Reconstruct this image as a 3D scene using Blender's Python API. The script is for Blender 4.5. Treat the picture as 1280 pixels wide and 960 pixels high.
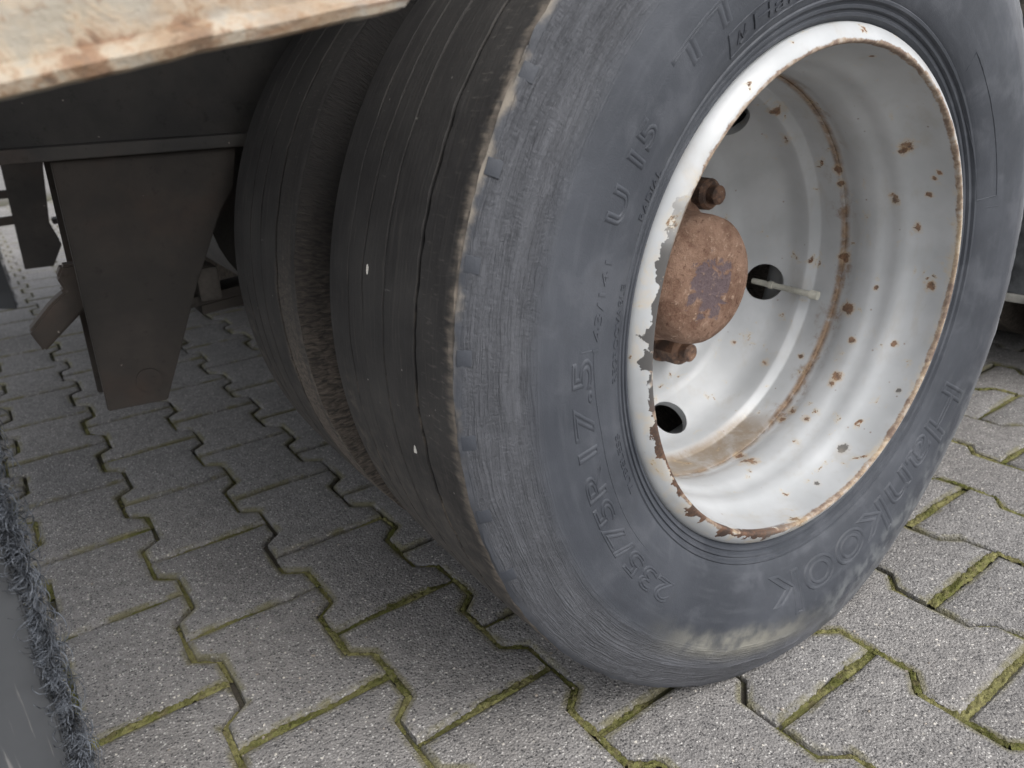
import bpy, bmesh, math, random
from mathutils import Vector, Matrix, noise as mnoise
R_ = math.radians
random.seed(7)

# ---------------------------------------------------------------- camera
scene = bpy.context.scene
for o in list(bpy.data.objects):
    bpy.data.objects.remove(o)
FPX = 923.44                                   # focal length in pixels of a 1280 px wide frame
CAM = Vector((-0.5967, -0.3852, 0.5705))       # x = driving direction, y = inwards under the trailer, z = up
CX = Vector((0.8245, -0.5635, -0.0509))
CY = Vector((-0.2437, -0.2724, -0.9308))
CZ = Vector((0.5107, 0.7799, -0.3620))
cd = bpy.data.cameras.new('camera')
cd.sensor_width = 36.0
cd.lens = 36.0 * FPX / 1280.0
cd.clip_start = 0.01
cd.clip_end = 2000
cd.dof.use_dof = True
cd.dof.focus_distance = 0.66
cd.dof.aperture_fstop = 9.5
cam = bpy.data.objects.new('camera', cd)
scene.collection.objects.link(cam)
m = Matrix((CX, -CY, -CZ)).transposed().to_4x4()
m.translation = CAM
cam.matrix_world = m
scene.camera = cam

# ---------------------------------------------------------------- world, sun, exposure
world = bpy.data.worlds.new('World')
scene.world = world
world.use_nodes = True
wn, wl = world.node_tree.nodes, world.node_tree.links
wn.clear()
SUN_DIR = Vector((0.20, -0.85, 0.95)).normalized()     # towards the veiled sun
sky = wn.new('ShaderNodeTexSky')
sky.sky_type = 'NISHITA'
sky.sun_disc = False
sky.sun_elevation = math.asin(SUN_DIR.z)
sky.sun_rotation = math.atan2(SUN_DIR.x, SUN_DIR.y)
sky.air_density = 1.0
sky.dust_density = 3.0
hs = wn.new('ShaderNodeHueSaturation')
hs.inputs['Saturation'].default_value = 0.22           # grey overcast sky
bg = wn.new('ShaderNodeBackground')
bg.inputs['Strength'].default_value = 0.15
wo = wn.new('ShaderNodeOutputWorld')
wl.new(sky.outputs[0], hs.inputs['Color'])
wl.new(hs.outputs[0], bg.inputs['Color'])
wl.new(bg.outputs[0], wo.inputs['Surface'])
sd = bpy.data.lights.new('sun', 'SUN')
sd.energy = 0.9
sd.angle = R_(35)
sd.color = (1.0, 0.985, 0.96)
sun = bpy.data.objects.new('sun', sd)
scene.collection.objects.link(sun)
sun.rotation_euler = SUN_DIR.to_track_quat('Z', 'Y').to_euler()
scene.view_settings.view_transform = 'Standard'
scene.view_settings.look = 'None'
scene.view_settings.gamma = 1.0
scene.view_settings.use_curve_mapping = False
scene.view_settings.exposure = 0.8
scene.render.engine = 'CYCLES'
scene.cycles.max_bounces = 8
scene.cycles.diffuse_bounces = 5

# ---------------------------------------------------------------- material helper
class M:
    def __init__(s, name):
        s.mat = bpy.data.materials.new(name)
        s.mat.use_nodes = True
        s.t = s.mat.node_tree
        s.N, s.L = s.t.nodes, s.t.links
        s.b = s.N['Principled BSDF']
        s.tc = s.N.new('ShaderNodeTexCoord')
        s.obj = s.tc.outputs['Object']
        s.uv = s.tc.outputs['UV']
    def put(s, node, i, v):
        if v is None:
            return
        if isinstance(v, bpy.types.NodeSocket):
            s.L.new(v, node.inputs[i])
        else:
            node.inputs[i].default_value = v
    def math(s, op, a, b=None, c=None, clamp=False):
        n = s.N.new('ShaderNodeMath'); n.operation = op; n.use_clamp = clamp
        s.put(n, 0, a); s.put(n, 1, b); s.put(n, 2, c)
        return n.outputs[0]
    def add(s, a, b): return s.math('ADD', a, b)
    def sub(s, a, b): return s.math('SUBTRACT', a, b)
    def mul(s, a, b): return s.math('MULTIPLY', a, b)
    def map(s, v, scale=(1, 1, 1), loc=(0, 0, 0)):
        n = s.N.new('ShaderNodeMapping'); s.put(n, 0, v); n.inputs['Scale'].default_value = scale
        n.inputs['Location'].default_value = loc
        return n.outputs[0]
    def noise(s, v, scale=10, detail=4, rough=0.55, dist=0.0, color=False):
        n = s.N.new('ShaderNodeTexNoise'); s.put(n, 'Vector', v); n.inputs['Scale'].default_value = scale
        n.inputs['Detail'].default_value = detail; n.inputs['Roughness'].default_value = rough
        n.inputs['Distortion'].default_value = dist
        return n.outputs[1 if color else 0]
    def vor(s, v, scale=10, feature='F1', out=0, rand=1.0):
        n = s.N.new('ShaderNodeTexVoronoi'); n.feature = feature; s.put(n, 'Vector', v)
        n.inputs['Scale'].default_value = scale
        if 'Randomness' in n.inputs: n.inputs['Randomness'].default_value = rand
        return n.outputs[out]
    def ss(s, v, lo, hi, a=0.0, b=1.0):
        n = s.N.new('ShaderNodeMapRange'); n.interpolation_type = 'SMOOTHSTEP'
        s.put(n, 0, v); n.inputs[1].default_value = lo; n.inputs[2].default_value = hi
        n.inputs[3].default_value = a; n.inputs[4].default_value = b
        return n.outputs[0]
    def mix(s, f, a, b, blend='MIX'):
        n = s.N.new('ShaderNodeMix'); n.data_type = 'RGBA'; n.blend_type = blend
        s.put(n, 0, f); s.put(n, 6, (*a, 1) if isinstance(a, tuple) else a); s.put(n, 7, (*b, 1) if isinstance(b, tuple) else b)
        return n.outputs[2]
    def sep(s, v):
        n = s.N.new('ShaderNodeSeparateXYZ'); s.put(n, 0, v); return n.outputs
    def bump(s, h, strength=0.5, dist=0.001, normal=None):
        n = s.N.new('ShaderNodeBump'); s.put(n, 'Height', h); n.inputs['Strength'].default_value = strength
        n.inputs['Distance'].default_value = dist; s.put(n, 'Normal', normal)
        return n.outputs[0]
    def dist_to(s, v, p):
        n = s.N.new('ShaderNodeVectorMath'); n.operation = 'DISTANCE'; s.put(n, 0, v); n.inputs[1].default_value = p
        return n.outputs['Value']
    def out(s, color=None, rough=None, normal=None, metal=None, spec=None):
        if color is not None: s.put(s.b, 'Base Color', (*color, 1) if isinstance(color, tuple) else color)
        s.put(s.b, 'Roughness', rough); s.put(s.b, 'Normal', normal); s.put(s.b, 'Metallic', metal)
        s.put(s.b, 'Specular IOR Level', spec)
        return s.mat

# ---------------------------------------------------------------- object helpers
col = scene.collection
def link(name, mesh, parent=None, loc=(0, 0, 0), rot=(0, 0, 0)):
    o = bpy.data.objects.new(name, mesh)
    col.objects.link(o)
    o.location = loc
    o.rotation_euler = rot
    if parent is not None:
        o.parent = parent
    return o
def tomesh(name, bm, mats, smooth=True, sharp=35):
    me = bpy.data.meshes.new(name)
    bm.normal_update()
    bm.to_mesh(me); bm.free()
    for mt in (mats if isinstance(mats, (list, tuple)) else [mats]):
        me.materials.append(mt)
    if smooth:
        me.polygons.foreach_set('use_smooth', [True] * len(me.polygons))
        me.set_sharp_from_angle(angle=R_(sharp))
    return me
def dup(o, parent, loc=None, mesh=None):
    c = o.copy()
    col.objects.link(c)
    c.parent = parent
    if loc is not None: c.location = loc
    if mesh is not None: c.data = mesh
    return c
def box(bm, lo, hi, bevel=0.0):
    vs = [bm.verts.new((x, y, z)) for x in (lo[0], hi[0]) for y in (lo[1], hi[1]) for z in (lo[2], hi[2])]
    fs = [(0, 1, 3, 2), (4, 6, 7, 5), (0, 4, 5, 1), (2, 3, 7, 6), (0, 2, 6, 4), (1, 5, 7, 3)]
    faces = [bm.faces.new([vs[i] for i in f]) for f in fs]
    if bevel:
        es = list({e for f in faces for e in f.edges})
        bmesh.ops.bevel(bm, geom=es, offset=bevel, segments=2, affect='EDGES', profile=0.6)
def prism_y(bm, pts, y0, y1, bevel=0.0):
    """polygon given in (x, z), extruded from y0 to y1"""
    a = [bm.verts.new((x, y0, z)) for x, z in pts]
    b = [bm.verts.new((x, y1, z)) for x, z in pts]
    n = len(pts)
    fs = [bm.faces.new(a), bm.faces.new(b[::-1])]
    for i in range(n):
        fs.append(bm.faces.new((a[i], b[i], b[(i + 1) % n], a[(i + 1) % n])))
    bmesh.ops.recalc_face_normals(bm, faces=fs)
    if bevel:
        es = list({e for f in fs for e in f.edges})
        bmesh.ops.bevel(bm, geom=es, offset=bevel, segments=2, affect='EDGES')
def lathe(prof, nseg, closed=False, warp=None, matfun=None, a_start=math.pi / 2):
    """prof: list of (r, y) revolved about the y axis; uv in metres (arc, profile length)"""
    bm = bmesh.new()
    uvl = bm.loops.layers.uv.new('UVMap')
    s = [0.0]
    for i in range(1, len(prof)):
        s.append(s[-1] + math.hypot(prof[i][0] - prof[i - 1][0], prof[i][1] - prof[i - 1][1]))
    rings = []
    for j in range(nseg):
        a = a_start + 2 * math.pi * j / nseg
        ring = []
        for i, (r, y) in enumerate(prof):
            p = (r, y)
            if warp: p = warp(r, y, a, i)
            if len(p) == 3: v = p
            else: v = (p[0] * math.cos(a), p[1], p[0] * math.sin(a))
            ring.append(bm.verts.new(v))
        rings.append(ring)
    n = len(prof)
    for j in range(nseg):
        A, B = rings[j], rings[(j + 1) % nseg]
        for i in range(n if closed else n - 1):
            k = (i + 1) % n
            if A[i] is B[i]: continue
            f = bm.faces.new((A[i], A[k], B[k], B[i]))
            u0, u1 = 2 * math.pi * j / nseg * 0.3, 2 * math.pi * (j + 1) / nseg * 0.3
            for lp, uv in zip(f.loops, ((u0, s[i]), (u0, s[k] if k else s[i]), (u1, s[k] if k else s[i]), (u1, s[i]))):
                lp[uvl].uv = uv
            if matfun: f.material_index = matfun((prof[i][0] + prof[k][0]) / 2, (prof[i][1] + prof[k][1]) / 2)
    bmesh.ops.recalc_face_normals(bm, faces=bm.faces)
    return bm
def cyl(bm, p0, p1, r0, r1=None, n=16, cap=True, rot=0.0):
    p0, p1 = Vector(p0), Vector(p1)
    r1 = r0 if r1 is None else r1
    d = (p1 - p0).normalized()
    u = d.orthogonal().normalized(); w = d.cross(u)
    A, B = [], []
    for i in range(n):
        a = 2 * math.pi * i / n + rot
        e = u * math.cos(a) + w * math.sin(a)
        A.append(bm.verts.new(p0 + e * r0)); B.append(bm.verts.new(p1 + e * r1))
    for i in range(n):
        bm.faces.new((A[i], A[(i + 1) % n], B[(i + 1) % n], B[i]))
    if cap:
        bm.faces.new(A[::-1]); bm.faces.new(B)
def fb(x, y, z=0.0, o=4):
    return mnoise.fractal(Vector((x, y, z)), 1.0, 2.0, o)

ZC = 0.37695                                    # axle height

# ---------------------------------------------------------------- materials
def mat_paver():
    k = M('paver_concrete')
    oi = k.N.new('ShaderNodeObjectInfo')
    geo = k.N.new('ShaderNodeNewGeometry')
    P = geo.outputs['Position']
    big = k.noise(P, 4.0, 4)
    mid = k.noise(P, 60, 5, 0.6)
    base = k.mix(k.ss(big, 0.3, 0.7), (0.168, 0.160, 0.155), (0.245, 0.236, 0.230))
    base = k.mix(k.ss(k.noise(P, 2.3, 5, 0.6, 0.4), 0.5, 0.68, 0, 0.35), base, (0.15, 0.138, 0.128))
    base = k.mix(k.mul(k.ss(oi.outputs['Random'], 0.0, 1.0), 0.45), base, (0.28, 0.263, 0.250))
    base = k.mix(k.ss(mid, 0.42, 0.62, 0.0, 0.45), base, (0.130, 0.125, 0.123))
    wob = k.N.new('ShaderNodeVectorMath'); wob.operation = 'MULTIPLY_ADD'
    k.L.new(k.noise(P, 420, 2, 0.6, color=True), wob.inputs[0]); wob.inputs[1].default_value = (0.0024, 0.0024, 0.0024); k.L.new(P, wob.inputs[2])
    Q = wob.outputs[0]
    v1 = k.vor(Q, 380, 'F1', 1)                  # grain colour cells
    v1d = k.vor(Q, 380, 'F1', 0)
    g = k.sep(v1)[0]
    grain = k.mul(k.ss(g, 0.76, 0.82), k.ss(v1d, 0.5, 0.3))
    base = k.mix(k.mul(grain, k.ss(k.sep(v1)[1], 0.1, 0.9, 0.25, 1.0)), base, (0.58, 0.56, 0.53))
    dark = k.mul(k.ss(g, 0.26, 0.2), k.ss(v1d, 0.6, 0.35))
    base = k.mix(k.mul(dark, 0.9), base, (0.055, 0.053, 0.054))
    v2 = k.vor(Q, 190, 'F1', 1)
    v2d = k.vor(Q, 190, 'F1', 0)
    g2 = k.sep(v2)[1]
    st = k.mul(k.ss(g2, 0.93, 0.95), k.ss(v2d, 0.34, 0.22))
    base = k.mix(st, base, (0.60, 0.56, 0.50))
    fine = k.noise(P, 700, 2, 0.6)
    base = k.mix(k.ss(fine, 0.45, 0.75, 0.0, 0.5), base, (0.42, 0.405, 0.39))
    # green film creeping in from the edges of some stones
    ed = k.sep(k.tc.outputs['UV'])[0]
    film = k.mul(k.ss(ed, 0.010, 0.001), k.ss(k.noise(P, 22, 5, 0.65), 0.40, 0.60))
    base = k.mix(k.mul(film, 0.8), base, (0.175, 0.160, 0.085))
    h = k.add(k.mul(fine, 0.5), k.add(k.mul(v1d, -0.9), k.mul(mid, 1.2)))
    return k.out(base, k.ss(fine, 0.3, 0.7, 0.8, 0.95), k.bump(h, 0.9, 0.0018), spec=0.25)
def mat_bed():
    k = M('joint_sand')
    P = k.N.new('ShaderNodeNewGeometry').outputs['Position']
    n = k.noise(P, 14, 5, 0.6); f = k.noise(P, 400, 4, 0.7)
    c = k.mix(k.ss(n, 0.40, 0.6), (0.065, 0.058, 0.048), (0.085, 0.083, 0.045))
    c = k.mix(k.ss(f, 0.5, 0.75), c, (0.13, 0.115, 0.085))
    dx = k.sep(P)
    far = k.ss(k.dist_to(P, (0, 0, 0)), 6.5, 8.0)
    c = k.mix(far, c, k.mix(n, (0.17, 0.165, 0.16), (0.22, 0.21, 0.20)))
    return k.out(c, 0.95, k.bump(f, 0.8, 0.002), spec=0.2)
def mat_moss():
    k = M('moss')
    P = k.N.new('ShaderNodeNewGeometry').outputs['Position']
    n = k.noise(P, 16, 4, 0.6); f = k.noise(P, 420, 4, 0.75); g = k.noise(P, 90, 4, 0.7)
    c = k.mix(k.ss(n, 0.38, 0.62), (0.130, 0.135, 0.040), (0.275, 0.258, 0.112))
    c = k.mix(k.ss(g, 0.48, 0.66, 0, 0.8), c, (0.160, 0.135, 0.075))
    c = k.mix(k.ss(f, 0.44, 0.3), c, (0.040, 0.045, 0.012))
    c = k.mix(k.ss(f, 0.58, 0.76), c, (0.42, 0.41, 0.20))
    return k.out(c, 0.95, k.bump(f, 1.0, 0.003), spec=0.15)
def polar(k):
    x, y, z = k.sep(k.obj)
    r = k.math('SQRT', k.add(k.mul(x, x), k.mul(z, z)))
    return x, y, z, r
def mat_sidewall(name='weathered_tyre_rubber', inner=False):
    k = M(name)
    x, y, z, r = polar(k)
    uv = k.uv
    n1 = k.noise(k.obj, 9, 4, 0.55)
    n2 = k.noise(k.obj, 45, 5, 0.6)
    st = k.noise(k.map(uv, (14, 120, 1)), 1.0, 5, 0.6)      # rubbed streaks along the tyre
    c = k.mix(k.ss(n1, 0.3, 0.7), (0.032, 0.036, 0.045), (0.053, 0.058, 0.070))
    c = k.mix(k.ss(st, 0.48, 0.75, 0, 0.25), c, (0.098, 0.104, 0.118))
    c = k.mix(k.ss(k.noise(k.obj, 21, 5, 0.6, 0.5), 0.5, 0.66, 0, 0.4), c, (0.090, 0.095, 0.109))
    c = k.mix(k.ss(n2, 0.55, 0.75, 0, 0.35), c, (0.042, 0.045, 0.052))
    # paler rubbed shoulder
    sh = k.mul(k.ss(r, 0.325, 0.350), k.ss(r, 0.386, 0.378))
    c = k.mix(k.mul(sh, 0.5), c, (0.128, 0.130, 0.142))
    c = k.mix(k.mul(k.mul(sh, k.ss(k.noise(k.map(uv, (20, 230, 1), (0.3, 0, 0)), 1.0, 5, 0.62), 0.46, 0.36)), 0.28), c, (0.040, 0.042, 0.048))
    # dried mud scuff low down and kerb rub along the outer edge
    jit = k.add(k.mul(k.sub(n2, 0.5), 0.022), k.mul(k.sub(n1, 0.5), 0.03))
    rr = k.add(r, jit)
    band = k.mul(k.ss(rr, 0.306, 0.330), k.ss(rr, 0.356, 0.334))
    low = k.mul(k.ss(n2, 0.30, 0.62, 0.30, 1.0), k.mul(k.ss(z, -0.20, -0.27), k.mul(k.ss(x, -0.25, -0.13), k.ss(x, 0.05, -0.10))))
    c = k.mix(k.mul(k.mul(band, low), 0.72), c, (0.26, 0.25, 0.21))
    rub = k.mul(k.ss(k.add(r, k.mul(k.sub(n1, 0.5), 0.03)), 0.345, 0.375), k.ss(x, 0.05, 0.26))
    c = k.mix(k.mul(rub, k.ss(st, 0.35, 0.6, 0.1, 0.75)), c, (0.22, 0.225, 0.235))
    rub2 = k.mul(k.ss(rr, 0.300, 0.325), k.mul(k.ss(z, -0.10, -0.2), k.ss(x, -0.03, 0.05)))
    c = k.mix(k.mul(rub2, k.ss(n2, 0.4, 0.65, 0.0, 0.5)), c, (0.19, 0.20, 0.205))
    # tan dirt caught at the torn tread edge
    sand = k.mul(k.ss(k.add(r, k.mul(k.sub(n2, 0.5), 0.024)), 0.3805, 0.388), k.ss(z, -0.10, 0.15))
    c = k.mix(k.mul(sand, 0.85), c, (0.27, 0.235, 0.19))
    # creased, weather cracked shoulder
    d = k.noise(k.map(uv, (30, 90, 1)), 1.0, 3, color=True)
    vv = k.N.new('ShaderNodeVectorMath'); vv.operation = 'MULTIPLY_ADD'
    k.L.new(d, vv.inputs[0]); vv.inputs[1].default_value = (0.008, 0.0024, 0); k.L.new(uv, vv.inputs[2])
    w1 = k.noise(k.map(vv.outputs[0], (13, 300, 1)), 1.0, 5, 0.62)
    w2 = k.noise(k.map(vv.outputs[0], (470, 170, 1)), 1.0, 3, 0.6)
    w1 = k.math('ABSOLUTE', k.sub(w1, 0.5))
    wr = k.mul(k.ss(r, 0.325, 0.347), k.ss(r, 0.384, 0.378))
    wr = k.mul(wr, k.ss(k.noise(k.map(uv, (9, 60, 1)), 1.0, 3), 0.3, 0.6, 0.35, 1.0))
    wr = k.mul(wr, k.ss(x, 0.02, -0.12, 0.12, 1.0))
    h = k.mul(k.add(k.mul(w1, 1.9), k.mul(w2, 0.3)), wr)
    fine = k.noise(k.obj, 900, 3, 0.6)
    h = k.add(h, k.mul(fine, 0.05))
    h = k.add(h, k.mul(n2, 0.08))
    nrm = k.bump(h, 0.95, 0.0050)
    if inner:                                # twin tyre: earth brown, fuzzy with dirt; upper part darkened as painted shade
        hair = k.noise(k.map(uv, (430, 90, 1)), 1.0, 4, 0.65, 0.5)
        dirt_shade = k.ss(k.add(z, k.mul(k.sub(n1, 0.5), 0.2)), 0.14, -0.10, 0.06, 1.0)
        c = k.mix(k.mul(k.ss(hair, 0.30, 0.74, 0.1, 1.0), dirt_shade), (0.026, 0.025, 0.025), (0.17, 0.142, 0.118))
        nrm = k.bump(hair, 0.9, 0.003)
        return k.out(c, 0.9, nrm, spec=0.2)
    return k.out(c, k.ss(n2, 0.3, 0.7, 0.50, 0.68), nrm, spec=0.4)
def mat_tread(name='worn_tread_rubber', brown=0.0):
    k = M(name)
    x, y, z, r = polar(k)
    uv = k.uv
    n1 = k.noise(k.obj, 12, 4); n2 = k.noise(k.obj, 70, 5, 0.65)
    st = k.noise(k.map(uv, (6, 260, 1)), 1.0, 4, 0.6)
    cross = k.noise(k.map(uv, (180, 26, 1)), 1.0, 4, 0.6)
    c = k.mix(k.ss(n1, 0.3, 0.7), (0.036, 0.034, 0.034), (0.060, 0.057, 0.055))
    c = k.mix(k.ss(st, 0.52, 0.75, 0, 0.35), c, (0.105, 0.097, 0.090))
    low = k.ss(z, 0.05, -0.20)
    c = k.mix(k.mul(low, k.ss(n2, 0.38, 0.68, 0.1, 0.6)), c, (0.150, 0.132, 0.116))
    # torn edge of the shoulder rib: tan dust in short cross strokes
    edge = k.ss(k.add(y, k.mul(k.sub(cross, 0.5), 0.034)), 0.020, 0.006)
    if brown: edge = k.mul(edge, k.ss(z, 0.08, -0.12, 0.03, 0.8))
    c = k.mix(k.mul(edge, k.ss(n2, 0.30, 0.60, 0.25, 0.85)), c, (0.260, 0.220, 0.180))
    scr = k.mul(k.ss(cross, 0.68, 0.74), k.ss(n1, 0.42, 0.6))
    c = k.mix(k.mul(scr, 0.6), c, (0.20, 0.19, 0.18))
    fine = k.noise(k.map(uv, (420, 60, 1)), 1.0, 4, 0.65)
    rib = k.mul(k.ss(y, 0.056, 0.050), k.ss(fine, 0.56, 0.70))
    c = k.mix(k.mul(rib, k.ss(n1, 0.35, 0.6, 0.15, 0.6)), c, (0.17, 0.155, 0.14))
    c = k.mix(k.ss(k.noise(k.map(uv, (40, 300, 1)), 1.0, 5, 0.7), 0.55, 0.72, 0, 0.4), c, (0.13, 0.115, 0.10))
    # groove walls painted darker as shade, then some dust in the grooves
    g = 0.0
    dep = k.mul(k.ss(r, 0.3866, 0.3856), k.ss(r, 0.3836, 0.3848))
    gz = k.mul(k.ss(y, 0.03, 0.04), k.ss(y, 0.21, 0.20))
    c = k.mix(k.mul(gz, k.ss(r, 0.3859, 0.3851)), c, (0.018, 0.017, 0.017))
    gm = k.mul(k.mul(dep, gz), k.ss(z, 0.10, -0.08, 0.12, 1.0))
    c = k.mix(k.mul(gm, k.mul(k.ss(n1, 0.42, 0.6), k.ss(n2, 0.4, 0.62, 0.0, 0.8))), c, (0.22, 0.185, 0.15))
    sp = k.mul(k.ss(k.sep(k.vor(k.obj, 150, 'F1', 1))[0], 0.965, 0.975), k.ss(k.vor(k.obj, 150, 'F1', 0), 0.16, 0.06))
    c = k.mix(k.mul(sp, 0.7), c, (0.36, 0.34, 0.31))
    h = k.add(k.mul(st, 0.5), k.add(k.mul(n2, 0.5), k.mul(cross, 0.3)))
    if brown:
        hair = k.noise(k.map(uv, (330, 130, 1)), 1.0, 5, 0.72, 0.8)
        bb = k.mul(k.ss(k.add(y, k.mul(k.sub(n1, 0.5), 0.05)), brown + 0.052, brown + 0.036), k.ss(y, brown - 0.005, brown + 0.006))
        bb = k.mul(bb, k.ss(k.add(z, k.mul(k.sub(n1, 0.5), 0.2)), 0.12, -0.10, 0.05, 1.0))  # brown band fades to dark towards the top, shade painted into the colour
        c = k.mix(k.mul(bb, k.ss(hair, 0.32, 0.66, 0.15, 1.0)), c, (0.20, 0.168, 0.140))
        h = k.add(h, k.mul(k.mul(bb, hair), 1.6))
    return k.out(c, 0.85, k.bump(h, 0.6, 0.002), spec=0.3)
RIM_SPOTS = []          # (point on the rim in wheel coordinates, radius, rust or bare)
def rustcol(k, P, sc=1.0):
    a = k.noise(P, 35 * sc, 6, 0.7); b = k.noise(P, 160 * sc, 5, 0.7)
    c = k.mix(k.ss(a, 0.35, 0.65), (0.110, 0.052, 0.028), (0.235, 0.125, 0.068))
    return k.mix(k.ss(b, 0.46, 0.66), c, (0.060, 0.034, 0.024)), b
def mat_rim(name='silver_wheel_paint', spots=()):
    k = M(name)
    x, y, z, r = polar(k)
    P = k.obj
    n1 = k.noise(P, 14, 4); n2 = k.noise(P, 90, 5, 0.7); n3 = k.noise(P, 38, 5, 0.7, 0.4)
    c = k.mix(k.ss(n1, 0.3, 0.7), (0.38, 0.39, 0.397), (0.465, 0.475, 0.483))
    c = k.mix(k.ss(n2, 0.58, 0.8, 0, 0.35), c, (0.36, 0.34, 0.31))
    rust, rb = rustcol(k, P, 2.0)
    # grime collected in the channel behind the outer half
    ch = k.mul(k.ss(y, 0.108, 0.116), k.ss(y, 0.124, 0.118))
    ch = k.mul(ch, k.ss(n3, 0.34, 0.56, 0.25, 1.0))
    c = k.mix(k.mul(ch, 0.95), c, k.mix(k.ss(n2, 0.4, 0.6), (0.13, 0.075, 0.042), (0.28, 0.19, 0.12)))
    wide = k.mul(k.mul(k.ss(y, 0.094, 0.112), k.ss(y, 0.146, 0.120)), k.ss(k.noise(P, 24, 5, 0.7), 0.52, 0.66))
    c = k.mix(k.mul(wide, k.ss(n2, 0.4, 0.6, 0.1, 0.9)), c, (0.20, 0.125, 0.075))
    pool = k.mul(k.mul(k.ss(y, 0.112, 0.120), k.ss(y, 0.160, 0.150)), k.ss(k.add(z, k.mul(n3, 0.03)), -0.158, -0.178))
    c = k.mix(k.mul(pool, k.ss(n3, 0.3, 0.6, 0.55, 1.0)), c, (0.22, 0.175, 0.13))
    halo = k.ss(n3, 0.60, 0.68); core = k.ss(n3, 0.655, 0.69)
    c = k.mix(k.mul(halo, 0.45), c, (0.52, 0.41, 0.24))
    c = k.mix(core, c, rust)
    tiny = k.mul(k.ss(k.sep(k.vor(P, 140, 'F1', 1))[0], 0.955, 0.97), k.ss(k.vor(P, 140, 'F1', 0), 0.22, 0.08))
    c = k.mix(k.mul(tiny, 0.6), c, rust)
    rough = None
    tot = core
    for (p, rad, kind) in spots:
        rad *= 0.8
        dd = k.add(k.dist_to(P, p), k.mul(k.sub(n2, 0.5), rad * 4.4))
        mk = k.ss(dd, rad, rad * 0.55)
        c = k.mix(k.mul(k.ss(dd, rad * 1.7, rad * 0.8), 0.5 if kind == 'rust' else 0.15), c, (0.48, 0.36, 0.22))
        c = k.mix(k.mul(mk, 0.9), c, rust if kind == 'rust' else (0.085, 0.078, 0.072))
        tot = k.math('MAXIMUM', tot, mk)
    grime = k.noise(k.map(P, (30, 30, 9)), 1.0, 5, 0.65)
    c = k.mix(k.ss(grime, 0.52, 0.72, 0, 0.32), c, (0.33, 0.29, 0.235))
    # rust and flaking paint along the lip
    lipn = k.mul(k.sub(n3, 0.5), 0.012)
    inner = k.mul(k.ss(k.add(r, lipn), 0.2240, 0.2226), k.ss(k.add(y, lipn), -0.0008, -0.0030))
    inner = k.mul(inner, k.ss(n2, 0.32, 0.5, 0.5, 1.0))
    c = k.mix(k.mul(inner, 0.9), c, k.mix(k.ss(n2, 0.4, 0.62), (0.31, 0.225, 0.150), (0.135, 0.080, 0.052)))
    left = k.mul(k.ss(x, 0.02, -0.08), k.ss(k.add(z, k.mul(n1, 0.1)), 0.19, 0.12))
    chip = k.mul(k.ss(k.add(r, k.mul(k.sub(k.noise(P, 55, 4, 0.6), 0.5), 0.040)), 0.2262, 0.2256), k.ss(y, 0.002, 0.0))
    chip = k.mul(k.mul(chip, left), k.ss(k.noise(P, 26, 3, 0.6), 0.43, 0.46))
    chipcol = k.mix(k.ss(z, -0.02, -0.06), (0.075, 0.072, 0.07), k.mix(k.ss(n2, 0.4, 0.6), (0.060, 0.038, 0.029), (0.135, 0.075, 0.048)))
    c = k.mix(chip, c, chipcol)
    stain = k.mul(k.mul(k.ss(y, 0.004, -0.001), k.ss(n3, 0.46, 0.62)), k.ss(z, 0.24, -0.02))
    c = k.mix(k.mul(stain, k.mul(k.sub(1.0, chip), 0.35)), c, (0.55, 0.43, 0.27))
    tot = k.math('MAXIMUM', tot, k.math('MAXIMUM', chip, inner))
    h = k.add(k.mul(core, rb), k.mul(n2, 0.06))
    return k.out(c, k.add(k.mul(tot, 0.45), 0.36), k.bump(h, 0.5, 0.0012), spec=0.45)
def mat_hub():
    k = M('rusted_cast_iron')
    P = k.obj
    x, y, z, r = polar(k)
    a = k.noise(P, 30, 6, 0.7); b = k.noise(P, 130, 6, 0.75); v = k.noise(P, 60, 5, 0.65, 0.6)
    c = k.mix(k.ss(a, 0.35, 0.65), (0.165, 0.092, 0.062), (0.285, 0.180, 0.128))
    c = k.mix(k.ss(b, 0.55, 0.72), c, (0.43, 0.31, 0.23))
    c = k.mix(k.ss(b, 0.45, 0.32), c, (0.10, 0.045, 0.028))
    dd = k.add(k.dist_to(P, (-0.004, -0.05, -0.004)), k.mul(k.sub(v, 0.5), 0.085))
    pt = k.mul(k.ss(dd, 0.031, 0.026), k.ss(b, 0.70, 0.58))
    c = k.mix(k.mul(pt, 0.9), c, (0.125, 0.095, 0.105))
    h = k.add(k.mul(a, 0.6), k.add(k.mul(b, 0.7), k.mul(v, 0.5)))
    return k.out(c, 0.82, k.bump(h, 1.0, 0.0065), spec=0.3)
def mat_nut():
    k = M('rusted_nut_steel')
    a = k.noise(k.obj, 60, 6, 0.7); b = k.noise(k.obj, 250, 4, 0.7)
    c = k.mix(k.ss(a, 0.4, 0.62), (0.075, 0.050, 0.040), (0.20, 0.115, 0.075))
    c = k.mix(k.ss(b, 0.6, 0.75), c, (0.36, 0.30, 0.25))
    return k.out(c, 0.7, k.bump(k.add(a, b), 0.6, 0.0015), spec=0.4)
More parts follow.
